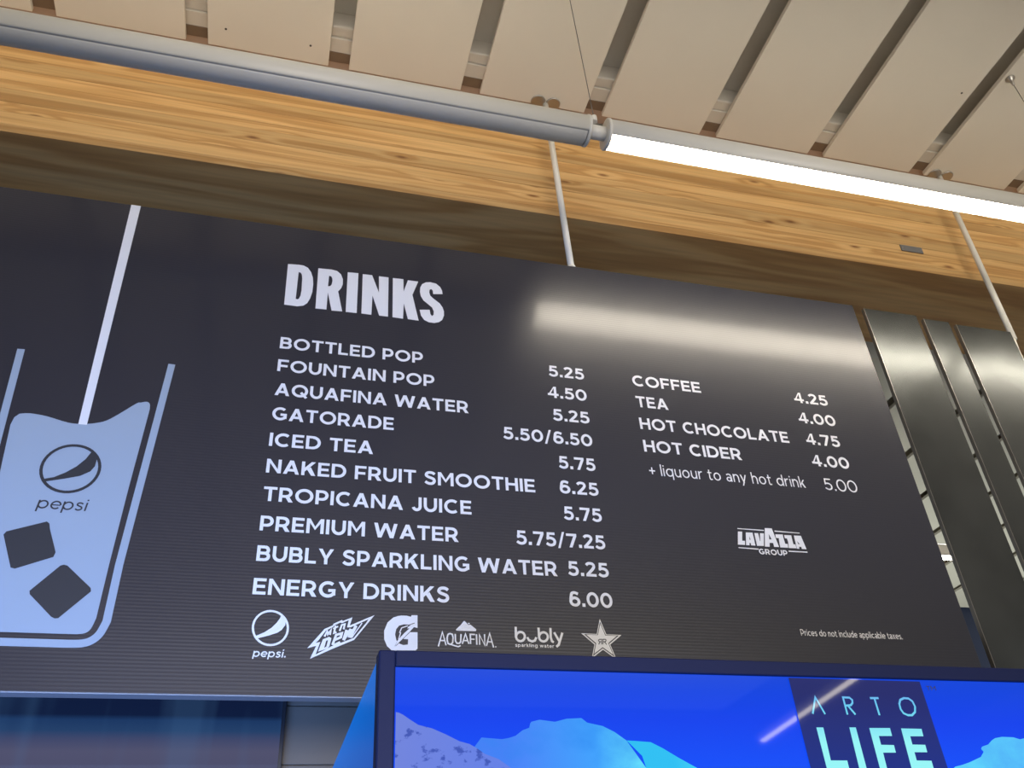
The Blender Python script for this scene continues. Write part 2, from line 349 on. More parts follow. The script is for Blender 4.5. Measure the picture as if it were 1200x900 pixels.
        if ch == 'a': W=.60; rect(W-w,0,W,.45); pen([(.07,.60),(.24,.67),(.42,.64),(W-h,.44)]); arc(.29,.215,.27,.225,0,360,16)
        elif ch == 'b': W=2*rr; rect(0,0,w,1.04); ring()
        elif ch == 'd': W=2*rr; rect(W-w,0,W,1.04); ring()
        elif ch == 'p': W=2*rr; rect(0,D,w,x); ring()
        elif ch == 'q': W=2*rr; rect(W-w,D,W,x); ring()
        elif ch == 'g': W=2*rr; rect(W-w,-.02,W,x); ring(); pen([(W-h,-.02),(W-.2,-.20),(.34,-.23),(.08,-.15)])
        elif ch == 'o': W=2*rr; ring()
        elif ch == 'c': W=.62; arc(rr,x/2,rr,rr,48,312,16)
        elif ch == 'e': W=.70; arc(rr,x/2,rr,rr,0,318,18); rect(.06,x/2-t*.45,W-.03,x/2+t*.45)
        elif ch == 'h': W=.62; rect(0,0,w,1.04); rect(W-w,0,W,.42); arc(W/2,.41,W/2,.325,0,180,10)
        elif ch == 'n': W=.62; rect(0,0,w,x); rect(W-w,0,W,.42); arc(W/2,.41,W/2,.325,0,180,10)
        elif ch == 'm': W=1.0; rect(0,0,w,x); rect(W/2-h,0,W/2+h,.44); rect(W-w,0,W,.44); arc(W/4+h/2,.44,W/4+h/2,.29,0,180,8); arc(W*.75-h/2,.44,W/4+h/2,.29,0,180,8)
        elif ch == 'u': W=.62; rect(W-w,0,W,x); rect(0,.31,w,x); arc(W/2,.32,W/2,.335,180,360,10)
        elif ch == 'r': W=.42; rect(0,0,w,x); pen([(h,.40),(.16,.60),(.30,.67),(.42,.67)])
        elif ch == 't': W=.44; rect(.12,.2,.12+w,.93); rect(0,x-t,W-.02,x); pen([(.12+h,.22),(.16+h,.08),(.30,.045),(.44,.08)])
        elif ch == 'i': W=w; rect(0,0,w,x); rect(0,.86,w,.86+w*1.05)
        elif ch == 'l': W=w; rect(0,0,w,1.04)
        elif ch == 'k': W=.60; rect(0,0,w,1.04); Q.append([(w,.18),(w,.18+1.4*w),(W-1.5*w,x),(W-.03,x)]); Q.append([(W-1.3*w,0),(W,0),(.28+w*.6,.46),(.25,.30)])
        elif ch == 's': W=.54; pen([(.48,.58),(.36,.65),(.22,.66),(.10,.58),(.12,.46),(.28,.38),(.43,.30),(.45,.16),(.32,.06),(.18,.06),(.04,.14)])
        elif ch == 'x': W=.62; diag(0,0,W-d,x,d); diag(W-d,0,0,x,d)
        elif ch == 'y': W=.64; diag(W/2-d/2,0,0,x,d); diag(W/2-d/2-.16,D,W-d,x,d)
        elif ch == 'w': W=.96; diag(.25-d/2,0,0,x,d); diag(.25-d/2,0,W/2-d/2,x,d); diag(W-.25-d/2,0,W/2-d/2,x,d); diag(W-.25-d/2,0,W-d,x,d)
        else: W=.3
    return Q, K, W
def write(pr, text, x0, x1, z, cap, w=.2, gap=.13, lay=0, space=.42, slant=0.0, right=False, xs=None):
    """set a line of text between x0 and x1 on baseline z; with xs given its width is natural and x0 (or x1 if right) is its anchor"""
    seq = []; cx = 0
    for i, ch in enumerate(text):
        if ch == ' ': cx += space; continue
        Q, K, Wd = glyph(ch, w); seq.append((cx, Q, K)); cx += Wd + gap
    cx -= gap
    s = xs * cap if xs else (x1 - x0) / cx
    if xs and right: x0 = x1 - cx * s
    T = lambda ox, p: (x0 + (ox + p[0] + slant * p[1]) * s, z + p[1] * cap)
    for ox, Q, K in seq:
        for q in Q: pr.quad([T(ox, p) for p in q], lay)
        for pts, ww, cl in K: pr.stroke([T(ox, p) for p in pts], ww * (s + cap) / 2, cl, lay)
def art(pr, key, only=None):
    for it in ART[key]:
        if only is not None and it[1] not in only: continue
        if it[0] == 'P': pr.rings(it[2], it[1])
        else: pr.stroke(it[4], it[2], bool(it[3]), it[1])

# traced emblems and lettering outlines, in metres on their board (x, z)
ART = {
 'dew': [('P',0,[[(0.1363,2.612),(0.1887,2.6797),(0.2157,2.6934),(0.2176,2.6993),(0.2459,2.7137),(0.2484,2.7099),(0.2805,2.724),(0.2728,2.6949),(0.3566,2.7354),(0.2897,2.6452),(0.2161,2.611),(0.1476,2.5767),(0.1651,2.6208)],[(0.1622,2.6308),(0.1714,2.6402),(0.1935,2.6741),(0.2171,2.6877),(0.2202,2.6924),(0.2397,2.7037),(0.2466,2.7023),(0.2685,2.7141),(0.2641,2.6882),(0.2765,2.6887),(0.3354,2.7191),(0.3279,2.7058),(0.2883,2.652),(0.2155,2.6212),(0.1649,2.5916),(0.1777,2.6347)]]),('S',0,0.0068,0,[(0.1904,2.6534),(0.1981,2.672),(0.2009,2.6617),(0.211,2.6782),(0.2077,2.6597)]),('S',0,0.0064,0,[(0.2251,2.6926),(0.2212,2.667),(0.2293,2.6701)]),('S',0,0.005,0,[(0.2175,2.6819),(0.2338,2.6902)]),('S',0,0.0059,0,[(0.2395,2.6746),(0.2458,2.6957),(0.2557,2.6989),(0.2526,2.6808)]),('P',0,[[(0.1855,2.6441),(0.2059,2.6532),(0.2135,2.6484),(0.2085,2.621),(0.2028,2.6129),(0.1725,2.6019)],[(0.1964,2.6387),(0.2028,2.6424),(0.1985,2.6195),(0.1918,2.6148)]]),('S',0,0.0081,0,[(0.2253,2.6431),(0.2447,2.6529),(0.2473,2.6668),(0.2287,2.6604),(0.2195,2.6292),(0.2263,2.626),(0.2434,2.6357)]),('S',0,0.01,0,[(0.2635,2.6789),(0.2546,2.6429)]),('S',0,0.0081,0,[(0.2546,2.6429),(0.2768,2.6829)]),('S',0,0.0101,0,[(0.2779,2.6829),(0.2726,2.6527)]),('S',0,0.01,0,[(0.2759,2.6532),(0.2943,2.6952)]),('S',0,0.0036,0,[(0.2816,2.653),(0.3142,2.7053)])],
 'gee': [('P',0,[[(0.4855,2.7399),(0.5068,2.7407),(0.507,2.6946),(0.4932,2.6979),(0.4858,2.7023),(0.473,2.7055),(0.4584,2.7059),(0.442,2.7006),(0.4323,2.6873),(0.429,2.6687),(0.4339,2.6488),(0.4431,2.6381),(0.4576,2.6328),(0.4738,2.6351),(0.4745,2.6537),(0.4573,2.6541),(0.4769,2.6787),(0.5071,2.6797),(0.5074,2.6219),(0.5011,2.6154),(0.4185,2.613),(0.4021,2.6278),(0.3917,2.651),(0.3909,2.6803),(0.4019,2.7103),(0.4215,2.7288),(0.4378,2.7351),(0.4506,2.7375),(0.469,2.7373),(0.4837,2.7341)]]),('S',1,0.0022,0,[(0.4293,2.6277),(0.4376,2.6452)]),('P',2,[[(0.429,2.6268),(0.4375,2.6471),(0.4588,2.6725),(0.4786,2.6917),(0.4704,2.6914),(0.4758,2.6991),(0.4977,2.7098),(0.4941,2.7026),(0.4996,2.7033),(0.4779,2.6778)]]),('S',2,0.0036,0,[(0.4411,2.6508),(0.4479,2.6749),(0.4446,2.6763),(0.4513,2.6926),(0.473,2.7009)]),('S',1,0.0025,0,[(0.4316,2.6287),(0.4797,2.6788)]),('S',1,0.0022,0,[(0.4712,2.7017),(0.4968,2.712)])],
 'aqua': [('P',0,[[(0.6431,2.6936),(0.6619,2.7118),(0.6726,2.7257),(0.6761,2.7259),(0.6898,2.7114),(0.696,2.7142),(0.7172,2.6973),(0.716,2.6904),(0.6461,2.69)]]),('P',0,[[(0.6859,2.72),(0.6951,2.7193),(0.6915,2.7136)]]),('S',0,0.0052,0,[(0.5801,2.6317),(0.5951,2.6833),(0.6076,2.6366)]),('S',0,0.0049,0,[(0.5877,2.6531),(0.6018,2.6529)]),('S',0,0.0053,1,[(0.6116,2.664),(0.6152,2.6759),(0.6224,2.679),(0.6305,2.6764),(0.6329,2.6647),(0.631,2.6464),(0.6238,2.6401),(0.6148,2.6429),(0.6119,2.6539)]),('S',0,0.0049,0,[(0.6248,2.6402),(0.6389,2.6356),(0.651,2.6329),(0.6592,2.6372)]),('S',0,0.0053,0,[(0.6407,2.6782),(0.6412,2.6528),(0.6461,2.6449),(0.6553,2.6451),(0.6599,2.6514),(0.6618,2.6789)]),('S',0,0.0053,0,[(0.6654,2.6434),(0.6776,2.6794),(0.6889,2.6442)]),('S',0,0.0045,0,[(0.6708,2.6554),(0.6841,2.6554)]),('S',0,0.0053,0,[(0.695,2.644),(0.695,2.6786),(0.7119,2.6784)]),('S',0,0.0045,0,[(0.6949,2.6616),(0.7099,2.6611)]),('S',0,0.0054,0,[(0.7173,2.6798),(0.7174,2.642)]),('S',0,0.0053,0,[(0.7277,2.6424),(0.728,2.6791),(0.7461,2.6409),(0.7467,2.6808)]),('S',0,0.0054,0,[(0.7522,2.6391),(0.7655,2.6845),(0.7778,2.6338)]),('S',0,0.0046,0,[(0.7576,2.6541),(0.7714,2.6537)]),('P',0,[[(0.7885,2.6367),(0.7876,2.6348),(0.7857,2.634),(0.7838,2.6347),(0.7831,2.6366),(0.784,2.6385),(0.7859,2.6393),(0.7878,2.6386)]])],
 'bub': [('S',0,0.0086,0,[(0.863,2.7121),(0.8617,2.6728)]),('S',0,0.0085,1,[(0.8949,2.6772),(0.8938,2.672),(0.8912,2.6672),(0.8873,2.6634),(0.8826,2.6609),(0.8775,2.6599),(0.8726,2.6606),(0.8682,2.6628),(0.8648,2.6664),(0.8628,2.671),(0.8623,2.6761),(0.8634,2.6813),(0.866,2.686),(0.8699,2.6899),(0.8746,2.6924),(0.8797,2.6934),(0.8847,2.6928),(0.8891,2.6906),(0.8925,2.687),(0.8945,2.6823)]),('S',0,0.0084,0,[(0.9039,2.6751),(0.9096,2.6644),(0.9214,2.6603),(0.9319,2.6642),(0.9378,2.6763)]),('S',0,0.0086,0,[(0.9486,2.7121),(0.9482,2.6757)]),('S',0,0.0085,1,[(0.9813,2.679),(0.98,2.6738),(0.9773,2.669),(0.9733,2.6651),(0.9685,2.6626),(0.9634,2.6616),(0.9584,2.6623),(0.954,2.6645),(0.9506,2.6681),(0.9486,2.6727),(0.9482,2.6779),(0.9494,2.6831),(0.9521,2.6879),(0.9561,2.6918),(0.9609,2.6943),(0.9661,2.6954),(0.9711,2.6947),(0.9756,2.6925),(0.9789,2.6888),(0.9809,2.6842)]),('S',0,0.0086,0,[(0.9939,2.7126),(0.9922,2.6772),(0.9954,2.6636),(1.002,2.6596)]),('S',0,0.0086,0,[(1.0067,2.6964),(1.0236,2.6636)]),('S',0,0.0087,0,[(1.0379,2.6962),(1.0196,2.6507),(1.0105,2.6435)])],
 'star': [('P',0,[[(1.1888,2.7541),(1.2079,2.696),(1.2673,2.6955),(1.2185,2.6584),(1.2359,2.6039),(1.1876,2.6382),(1.1409,2.6051),(1.1566,2.6565),(1.1103,2.6966),(1.1703,2.6961)]]),('P',1,[[(1.1884,2.7435),(1.205,2.6934),(1.2563,2.693),(1.2141,2.6609),(1.2293,2.6137),(1.1875,2.6434),(1.147,2.6147),(1.1606,2.6592),(1.1206,2.6939),(1.1725,2.6935)]]),('P',2,[[(1.1882,2.7353),(1.2027,2.6914),(1.2477,2.691),(1.2108,2.6628),(1.2241,2.6213),(1.1874,2.6474),(1.1517,2.6221),(1.1637,2.6613),(1.1286,2.6918),(1.1742,2.6915)]]),('S',3,0.003,0,[(1.1894,2.6579),(1.1917,2.6766),(1.2018,2.6765),(1.2034,2.6725),(1.2004,2.6679),(1.191,2.6672)]),('S',3,0.003,0,[(1.1963,2.6674),(1.2041,2.657)]),('S',3,0.003,0,[(1.1842,2.6577),(1.1864,2.6764),(1.177,2.6757),(1.1737,2.6715),(1.1756,2.6671),(1.1853,2.667)]),('S',3,0.003,0,[(1.179,2.6668),(1.1727,2.6566)])],
 'globe': [('S',0,0.0072,1,[(0.0675,2.6785),(0.0675,2.6683),(0.0658,2.6584),(0.0624,2.649),(0.0575,2.6406),(0.0511,2.6333),(0.0436,2.6273),(0.0351,2.6228),(0.0259,2.6199),(0.0162,2.6187),(0.0064,2.6193),(-0.0032,2.6215),(-0.0125,2.6255),(-0.021,2.6309),(-0.0286,2.6378),(-0.0351,2.6458),(-0.0402,2.6547),(-0.0437,2.6643),(-0.0457,2.6744),(-0.0459,2.6845),(-0.0444,2.6944),(-0.0412,2.7038),(-0.0365,2.7124),(-0.0302,2.72),(-0.0228,2.7262),(-0.0142,2.731),(-0.0049,2.7341),(0.005,2.7354),(0.015,2.7349),(0.0249,2.7326),(0.0343,2.7286),(0.0431,2.7229),(0.0508,2.7159),(0.0573,2.7076),(0.0623,2.6985),(0.0658,2.6886)]),('P',0,[[(-0.0361,2.6467),(-0.0068,2.6617),(0.0147,2.678),(0.0293,2.6952),(0.0383,2.7104),(0.0429,2.7242),(0.0581,2.7112),(0.0582,2.6889),(0.0477,2.6714),(0.0347,2.6612),(0.0103,2.6519),(-0.0274,2.6398)]])],
 'cupglobe': [('P',1,[[(-0.7993,3.1737),(-0.7655,3.1842),(-0.7337,3.205),(-0.7028,3.2328),(-0.6797,3.2649),(-0.6676,3.2941),(-0.6641,3.2991),(-0.638,3.2618),(-0.6436,3.2659),(-0.6445,3.2381),(-0.6551,3.2165),(-0.6841,3.1957),(-0.7287,3.1815),(-0.7934,3.1635)]])],
 'liquid': [('P',0,[[(-0.9321,3.428),(-0.8999,3.4334),(-0.8423,3.427),(-0.7675,3.4077),(-0.719,3.4074),(-0.6776,3.4155),(-0.6429,3.4303),(-0.6054,3.4642),(-0.5554,3.5154),(-0.5214,3.527),(-0.5053,3.5212),(-0.5206,2.7895),(-0.5343,2.688),(-0.5388,2.6598),(-0.5549,2.6398),(-0.7977,2.63)]])],
 'cubes': [('P',1,[[(-0.869,2.9599),(-0.8633,2.9716),(-0.7505,3.0157),(-0.7411,3.009),(-0.7351,2.9895),(-0.6995,2.9069),(-0.7031,2.89),(-0.8069,2.8434),(-0.8202,2.8466)]]),('P',1,[[(-0.7469,2.7714),(-0.6754,2.8616),(-0.6655,2.8651),(-0.6542,2.8627),(-0.569,2.7896),(-0.5657,2.7776),(-0.6435,2.6847),(-0.6535,2.6834),(-0.665,2.6885),(-0.7433,2.7596)]])],
 'cupline': [('S',0,0.0287,0,[(-0.4603,3.7099),(-0.5031,2.6978),(-0.525,2.6408),(-0.5568,2.6122),(-0.6463,2.6039)])],
 'lav': [('P',0,[[(1.8442,3.1533),(1.8639,3.1537),(1.8545,3.1123),(1.8675,3.1122),(1.8633,3.0938),(1.8309,3.0933)]]),('P',0,[[(1.8797,3.1515),(1.911,3.1523),(1.911,3.0936),(1.8909,3.0939),(1.8916,3.1041),(1.8862,3.1044),(1.8836,3.0935),(1.8681,3.0934)],[(1.892,3.1339),(1.8896,3.1193),(1.8951,3.1191)]]),('P',0,[[(1.9189,3.1509),(1.9371,3.1514),(1.9369,3.116),(1.9386,3.1161),(1.9455,3.152),(1.9637,3.1522),(1.9497,3.0944),(1.9184,3.0934)]]),('P',0,[[(1.9738,3.1774),(2.0067,3.1783),(2.0203,3.094),(1.9971,3.0935),(1.9965,3.1108),(1.98,3.1107),(1.9761,3.0922),(1.9541,3.0921)],[(1.9861,3.1514),(1.9827,3.1269),(1.9938,3.1267)]]),('P',0,[[(2.0167,3.1518),(2.0521,3.1532),(2.0513,3.1411),(2.0529,3.1111),(2.0644,3.1105),(2.0622,3.0934),(2.0256,3.0927),(2.0257,3.1087),(2.029,3.1348),(2.0159,3.1355)]]),('P',0,[[(2.0583,3.1513),(2.092,3.1519),(2.0913,3.1404),(2.0913,3.1112),(2.1012,3.1109),(2.1016,3.0935),(2.0653,3.0926),(2.0688,3.1211),(2.0676,3.1357),(2.0578,3.1366)]]),('P',0,[[(2.1038,3.152),(2.1377,3.1526),(2.1481,3.0922),(2.1262,3.0918),(2.1254,3.1014),(2.1154,3.1015),(2.1138,3.0917),(2.1029,3.0923)],[(2.1123,3.1271),(2.1151,3.1127),(2.1219,3.1132)]]),('P',0,[[(1.8453,3.1686),(1.9677,3.1684),(1.9665,3.1638),(1.8445,3.1647)]]),('P',0,[[(2.0171,3.1692),(2.1347,3.1665),(2.1355,3.1633),(2.0171,3.1639)]]),('P',0,[[(1.83,3.0819),(1.9221,3.0812),(1.9218,3.0762),(1.8317,3.0782)]]),('P',0,[[(2.0598,3.0804),(2.1483,3.081),(2.1488,3.0765),(2.0609,3.0757)]])],
 'drinks': [('P',0,[[(-0.0721,4.3045),(-0.0268,4.3085),(-0.0054,4.3073),(0.0137,4.2976),(0.0291,4.2744),(0.039,4.2429),(0.0431,4.2066),(0.0424,4.1618),(0.0355,4.1245),(0.0256,4.0971),(0.0105,4.0809),(-0.014,4.0731),(-0.0684,4.0742)],[(-0.0235,4.266),(-0.0148,4.2642),(-0.0088,4.2532),(-0.0056,4.2311),(-0.0035,4.1663),(-0.0055,4.1338),(-0.0101,4.1171),(-0.0156,4.1115),(-0.0237,4.1129)]]),('P',0,[[(0.0584,4.3026),(0.1148,4.3054),(0.1399,4.301),(0.1579,4.2843),(0.1677,4.2567),(0.1686,4.2278),(0.1631,4.2042),(0.151,4.1838),(0.1743,4.0743),(0.1293,4.072),(0.1076,4.1705),(0.1076,4.0745),(0.0615,4.0732)],[(0.1072,4.2671),(0.1172,4.2647),(0.1219,4.253),(0.1233,4.2408),(0.1214,4.2198),(0.116,4.2086),(0.1061,4.2057)]]),('P',0,[[(0.1866,4.302),(0.2335,4.3039),(0.2357,4.0747),(0.1888,4.0742)]])],
 'drinks2': [('P',0,[[(0.2526,4.3019),(0.2943,4.3031),(0.3275,4.2064),(0.3247,4.3018),(0.3678,4.3022),(0.3708,4.0758),(0.3325,4.0756),(0.3001,4.1838),(0.2987,4.0748),(0.256,4.0756)]]),('P',0,[[(0.3872,4.3018),(0.4348,4.303),(0.4369,4.2313),(0.4551,4.3004),(0.5024,4.3005),(0.4764,4.2172),(0.5052,4.0734),(0.4576,4.075),(0.4386,4.1611),(0.4364,4.074),(0.3902,4.0757)]]),('P',0,[[(0.6132,4.2442),(0.5702,4.2372),(0.5685,4.2578),(0.5614,4.2659),(0.5542,4.2601),(0.5524,4.2435),(0.557,4.2258),(0.5683,4.2138),(0.6001,4.1868),(0.6123,4.166),(0.6181,4.1443),(0.6182,4.1196),(0.6098,4.0937),(0.5956,4.0791),(0.5746,4.0707),(0.5502,4.0714),(0.5294,4.0815),(0.5155,4.1038),(0.5091,4.1362),(0.5539,4.1433),(0.5574,4.1191),(0.5643,4.109),(0.5714,4.1168),(0.5722,4.1371),(0.5645,4.1585),(0.5258,4.1932),(0.5141,4.2165),(0.5098,4.2411),(0.5115,4.2669),(0.5203,4.2885),(0.5364,4.3015),(0.558,4.3062),(0.5832,4.3024),(0.6028,4.2846),(0.6109,4.2648)]])],
 'card': [('P',0,[[(0.9594,2.076),(1.2481,2.0748),(1.2514,1.8175),(0.9639,1.8177)]])],
 'arto': [('S',0,0.0036,0,[(0.9925,2.0102),(1.0062,2.0407),(1.0184,2.0098)]),('S',0,0.0037,0,[(1.0658,2.0096),(1.0657,2.0412),(1.0794,2.0409),(1.0843,2.0367),(1.0833,2.0314),(1.0782,2.0269),(1.0655,2.0257)]),('S',0,0.0038,0,[(1.0717,2.0258),(1.0829,2.0098)]),('S',0,0.0039,0,[(1.1244,2.0408),(1.1433,2.0411)]),('S',0,0.0039,0,[(1.1339,2.041),(1.1348,2.0093)]),('S',0,0.0039,1,[(1.1856,2.0303),(1.1904,2.0384),(1.2,2.042),(1.21,2.0414),(1.217,2.0361),(1.2192,2.0262),(1.2154,2.0161),(1.2066,2.0101),(1.1971,2.01),(1.1889,2.0136),(1.1852,2.021)])],
 'life': [('P',0,[[(0.993,1.9859),(1.0076,1.986),(1.0064,1.9287),(1.0401,1.9286),(1.04,1.9141),(0.9943,1.9142)]]),('P',0,[[(1.0625,1.9865),(1.0762,1.9866),(1.0761,1.9135),(1.0608,1.9136)]]),('P',0,[[(1.1048,1.9858),(1.1496,1.9861),(1.1492,1.9718),(1.1206,1.9716),(1.1202,1.956),(1.1476,1.9556),(1.1472,1.9423),(1.1198,1.9422),(1.1188,1.9127),(1.1039,1.9127)]]),('P',0,[[(1.1736,1.9856),(1.2186,1.9851),(1.2177,1.9717),(1.1885,1.9715),(1.1881,1.9567),(1.216,1.9563),(1.2154,1.9431),(1.1875,1.9431),(1.1871,1.9286),(1.219,1.9281),(1.2185,1.9119),(1.1709,1.9121)]])],
 'mtl': [('P',0,[[(0.2147,2.0038),(0.2228,2.0031),(0.2299,1.9999),(0.2413,1.9924),(0.2555,1.9839),(0.2782,1.9787),(0.3008,1.9694),(0.3235,1.9588),(0.3406,1.9544),(0.3519,1.9483),(0.3659,1.939),(0.3887,1.9311),(0.4082,1.9179),(0.4333,1.9021),(0.4662,1.876),(0.2156,1.8782)]])],
 'mtm': [('P',0,[[(0.3372,1.9363),(0.3612,1.9652),(0.3961,1.9627),(0.4079,1.9647),(0.42,1.9683),(0.4324,1.9771),(0.4447,1.9814),(0.4467,1.9884),(0.449,1.9912),(0.4637,1.9947),(0.4909,1.9916),(0.5129,1.9969),(0.5393,1.9983),(0.5494,1.9907),(0.5769,1.9853),(0.5976,1.9756),(0.6177,1.9616),(0.6763,1.8742),(0.3356,1.8772)]])],
 'mtc': [('P',1,[[(0.6177,1.9616),(0.6334,1.9608),(0.6617,1.959),(0.6824,1.9492),(0.7116,1.9325),(0.7409,1.9172),(0.8028,1.873),(0.6577,1.8743),(0.6424,1.9366)]])],
 'mtr': [('P',0,[[(1.2682,1.918),(1.2845,1.921),(1.3043,1.926),(1.3325,1.9352),(1.3428,1.9444),(1.3393,1.9495),(1.3429,1.9537),(1.359,1.9579),(1.3701,1.9652),(1.3798,1.9695),(1.3968,1.9721),(1.423,1.9714),(1.4373,1.9677),(1.449,1.9699),(1.5116,1.9874),(1.5846,1.9154),(1.5523,1.8544),(1.1738,1.8584)]])],
}

# ================================================================== SETTING
CEIL = 5.787
DECK = CEIL + 0.17
floor = box('floor', -9, 14, -13, 12, -0.1, 0.0, M_floor); tag(floor, kind='structure')
ceiling = box('ceiling', -9, 14, -13, 11, CEIL + 0.17, CEIL + 0.3, M_deck); tag(ceiling, kind='structure')
# long flat ceiling panels hung below the deck, one mesh each, slots between them
PITCH, SLOT = 0.7265, 0.110
def panel_mesh(y0, y1):
    bm = bmesh.new(); x0, x1 = 0.0, PITCH - SLOT
    box_bm(bm, x0, x1, y0, y1, 0.0, 0.030, 0.003)
    bmesh.ops.recalc_face_normals(bm, faces=bm.faces[:])
    me = bpy.data.meshes.new('ceiling_panel'); bm.to_mesh(me); bm.free(); me.materials.append(M_ceil); return me
front_me = panel_mesh(-9.0, 3.033); rear_me = panel_mesh(3.98, 9.9)
for k in range(-8, 14):
    o = link('ceiling_panel', front_me, M_ceil, ceiling); o.location = (0.012 + PITCH * k + SLOT, 0, CEIL)
for k in range(3, 18):
    o = link('ceiling_panel', rear_me, M_ceil, ceiling); o.location = (0.012 + PITCH * k + SLOT, 0, CEIL)
# what the slots show above the panels: white deck ribs, a ledger and brown battens
box('ledger', -7, 12, 2.815, 2.88, CEIL + 0.045, DECK, M_deck, ceiling, 0.008)
box('ledger', -7, 12, 2.88, 2.962, CEIL + 0.034, DECK, M_deck, ceiling, 0.002)
box('batten', -7, 12, 2.962, 3.022, CEIL + 0.030, CEIL + 0.09, M_batten, ceiling, 0.002)
box('trim', -7, 12, 3.022, 3.11, CEIL + 0.034, CEIL + 0.12, M_trim, ceiling, 0.002)
for y in (1.6, 0.5, -0.7, -2.1, -3.6): box('rib', -7, 12, y, y + 0.06, CEIL + 0.12, CEIL + 0.17, M_deck, ceiling)
for y in (4.6, 5.9, 7.15, 8.6): box('batten', 2.4, 13, y, y + 0.12, CEIL + 0.03, CEIL + 0.1, M_batten, ceiling)
for x, y in ((-0.515, 2.924), (-0.088, 2.928), (3.582, 2.433)):
    lathe('screw_head', [(0, 0.006), (0.003, 0.006), (0.005, 0.003)], M_screw, ceiling, (x, y, CEIL + 0.001), (x, y, CEIL - 1), 10)

# laminated timber beam
rail = empty('ceiling_rail', (6, 3.9, 5.03), label='pale metal rail behind the timber beam, seen through the slots between slats', cat='rail')
box('rail', 2.2, 11, 3.815, 3.97, 5.02, 5.10, M_white, rail, 0.004)
for x in (3.0, 5.0, 7.0, 9.0, 10.6): box('hanger', x, x + .03, 3.88, 3.91, 5.10, 5.957, M_white, rail)
beam = empty('timber_beam', (2.0, 3.12, 4.997), label='honey-coloured laminated timber beam running across above the menu board', cat='beam')
z = 4.997; i = 0
hs = [0.052, 0.082, 0.07, 0.092, 0.06, 0.085, 0.075, 0.09, 0.078, 0.08]
while z < 5.78:
    h = hs[i % len(hs)]
    o = box('lamella', -3.5, 11, 3.12 + random.uniform(0, 0.0012), 3.79, z, min(z + h, 5.95) - 0.0012, M_wood, beam, 0.0012)
    z += h; i += 1
pl = empty('conduit_plate', (3.5, 3.12, 5.17), label='small grey metal plate let into the timber beam face at right', cat='plate')
box('plate', 3.425, 3.577, 3.113, 3.1195, 5.148, 5.196, M_outlet, pl, 0.002)
for x in (3.437, 3.565): lathe('screw_head', [(0, 0.004), (0.002, 0.003)], M_steel, pl, (x, 3.113, 5.172), (x, 2, 5.172), 8)

# far side of the hall, glimpsed between the slats
farw = box('wall_back', 2.0, 13.5, 9.95, 10.1, 0, CEIL + 0.17, M_farwall); tag(farw, kind='structure')
cw = box('wall_counter', -5.5, 3.1, 3.56, 3.64, 0, 2.95, M_wall); tag(cw, kind='structure')
seams = [0.3, 0.72, 1.14, 1.56, 1.95, 2.364, 2.575, 2.93]
for a, b in zip(seams, seams[1:]):
    for x0, x1 in ((-5.5, -4.0), (-4.0, -2.5), (-2.5, -1.2), (-1.2, 0.9), (0.9, 3.1)):
        box('wall_panel', x0 + 0.002, x1 - 0.002, 3.548, 3.56, a + 0.002, b - 0.002, M_wall, cw, 0.0015)

# ================================================================== DARK SLATS
slats = [(2.888, 3.211, 4.522, 'wide polished dark panel nearest the menu board, light from the tube smeared on it'),
         (3.253, 3.412, 4.506, 'narrow polished dark slat between the two wide panels right of the menu board'),
         (3.457, 3.812, 4.497, 'wide polished dark panel at the right edge of the photo, beside the hanging rod')]
for a, b, zt, lab in slats:
    t = empty('wall_slat', ((a + b) / 2, 3.01, 0.0), cat='slat', group='polished dark panels right of the menu board', label=lab)
    box('panel', a, b, 3.002, 3.020, 0.02, zt, M_slat, t, 0.0012)
    box('edge_trim', a - 0.0025, a, 3.0005, 3.022, 0.02, zt, M_steel, t)
    box('foot', (a+b)/2 - 0.05, (a+b)/2 + 0.05, 2.97, 3.06, 0.0, 0.02, M_steel, t, 0.002)

# ================================================================== MENU BOARD
BZ0, BZ1 = 2.455, 4.530
menu = empty('menu_board', (0.7, 3.02, BZ0), label='big black DRINKS menu board with white lettering, hung below the timber beam', cat='sign')
box('panel', -2.6, 2.82, 3.0, 3.045, BZ0, BZ1, M_board, menu, 0.0015)
box('edge_trim', -2.6, 2.82, 2.997, 3.046, BZ0 - 0.004, BZ0, M_edge, menu, 0.001)
PY = 2.9988
def line(name, text, x0, x1, z, cap=0.0585, label=None, **k):
    # the line's width is shared out, then every word becomes a part of its own
    w, gap, space = k.get('w', .2), k.get('gap', .13), .42
    adv = lambda t: sum((space if c == ' ' else glyph(c, w)[2] + gap) for c in t)
    s = (x1 - x0) / (adv(text) - gap); pos = 0
    for wd in text.split(' '):
        a = x0 + pos * s; e = a + (adv(wd) - gap) * s
        p = Print(PY); write(p, wd, a, e, z + 1.6, cap, w=w, gap=gap); o = p.build(name, M_vinyl, menu)
        pos += adv(wd) + space
p = Print(PY); art(p, 'drinks'); art(p, 'drinks2'); tag(p.build('heading_lettering', M_vinyl, menu), label='large bold white heading reading DRINKS')
rows = [('BOTTLED POP', .524, '5.25'), ('FOUNTAIN POP', .573, '4.50'), ('AQUAFINA WATER', .715, '5.25'), ('GATORADE', .407, '5.50/6.50'), ('ICED TEA', .329, '5.75'),
        ('NAKED FRUIT SMOOTHIE', .978, '6.25'), ('TROPICANA JUICE', .714, '5.75'), ('PREMIUM WATER', .660, '5.75/7.25'), ('BUBLY SPARKLING WATER', 1.039, '5.25'), ('ENERGY DRINKS', .622, '6.00')]
zr = [2.243, 2.129, 2.0125, 1.898, 1.780, 1.665, 1.548, 1.430, 1.314, 1.192]
ordn = ['first', 'second', 'third', 'fourth', 'fifth', 'sixth', 'seventh', 'eighth', 'ninth', 'tenth']
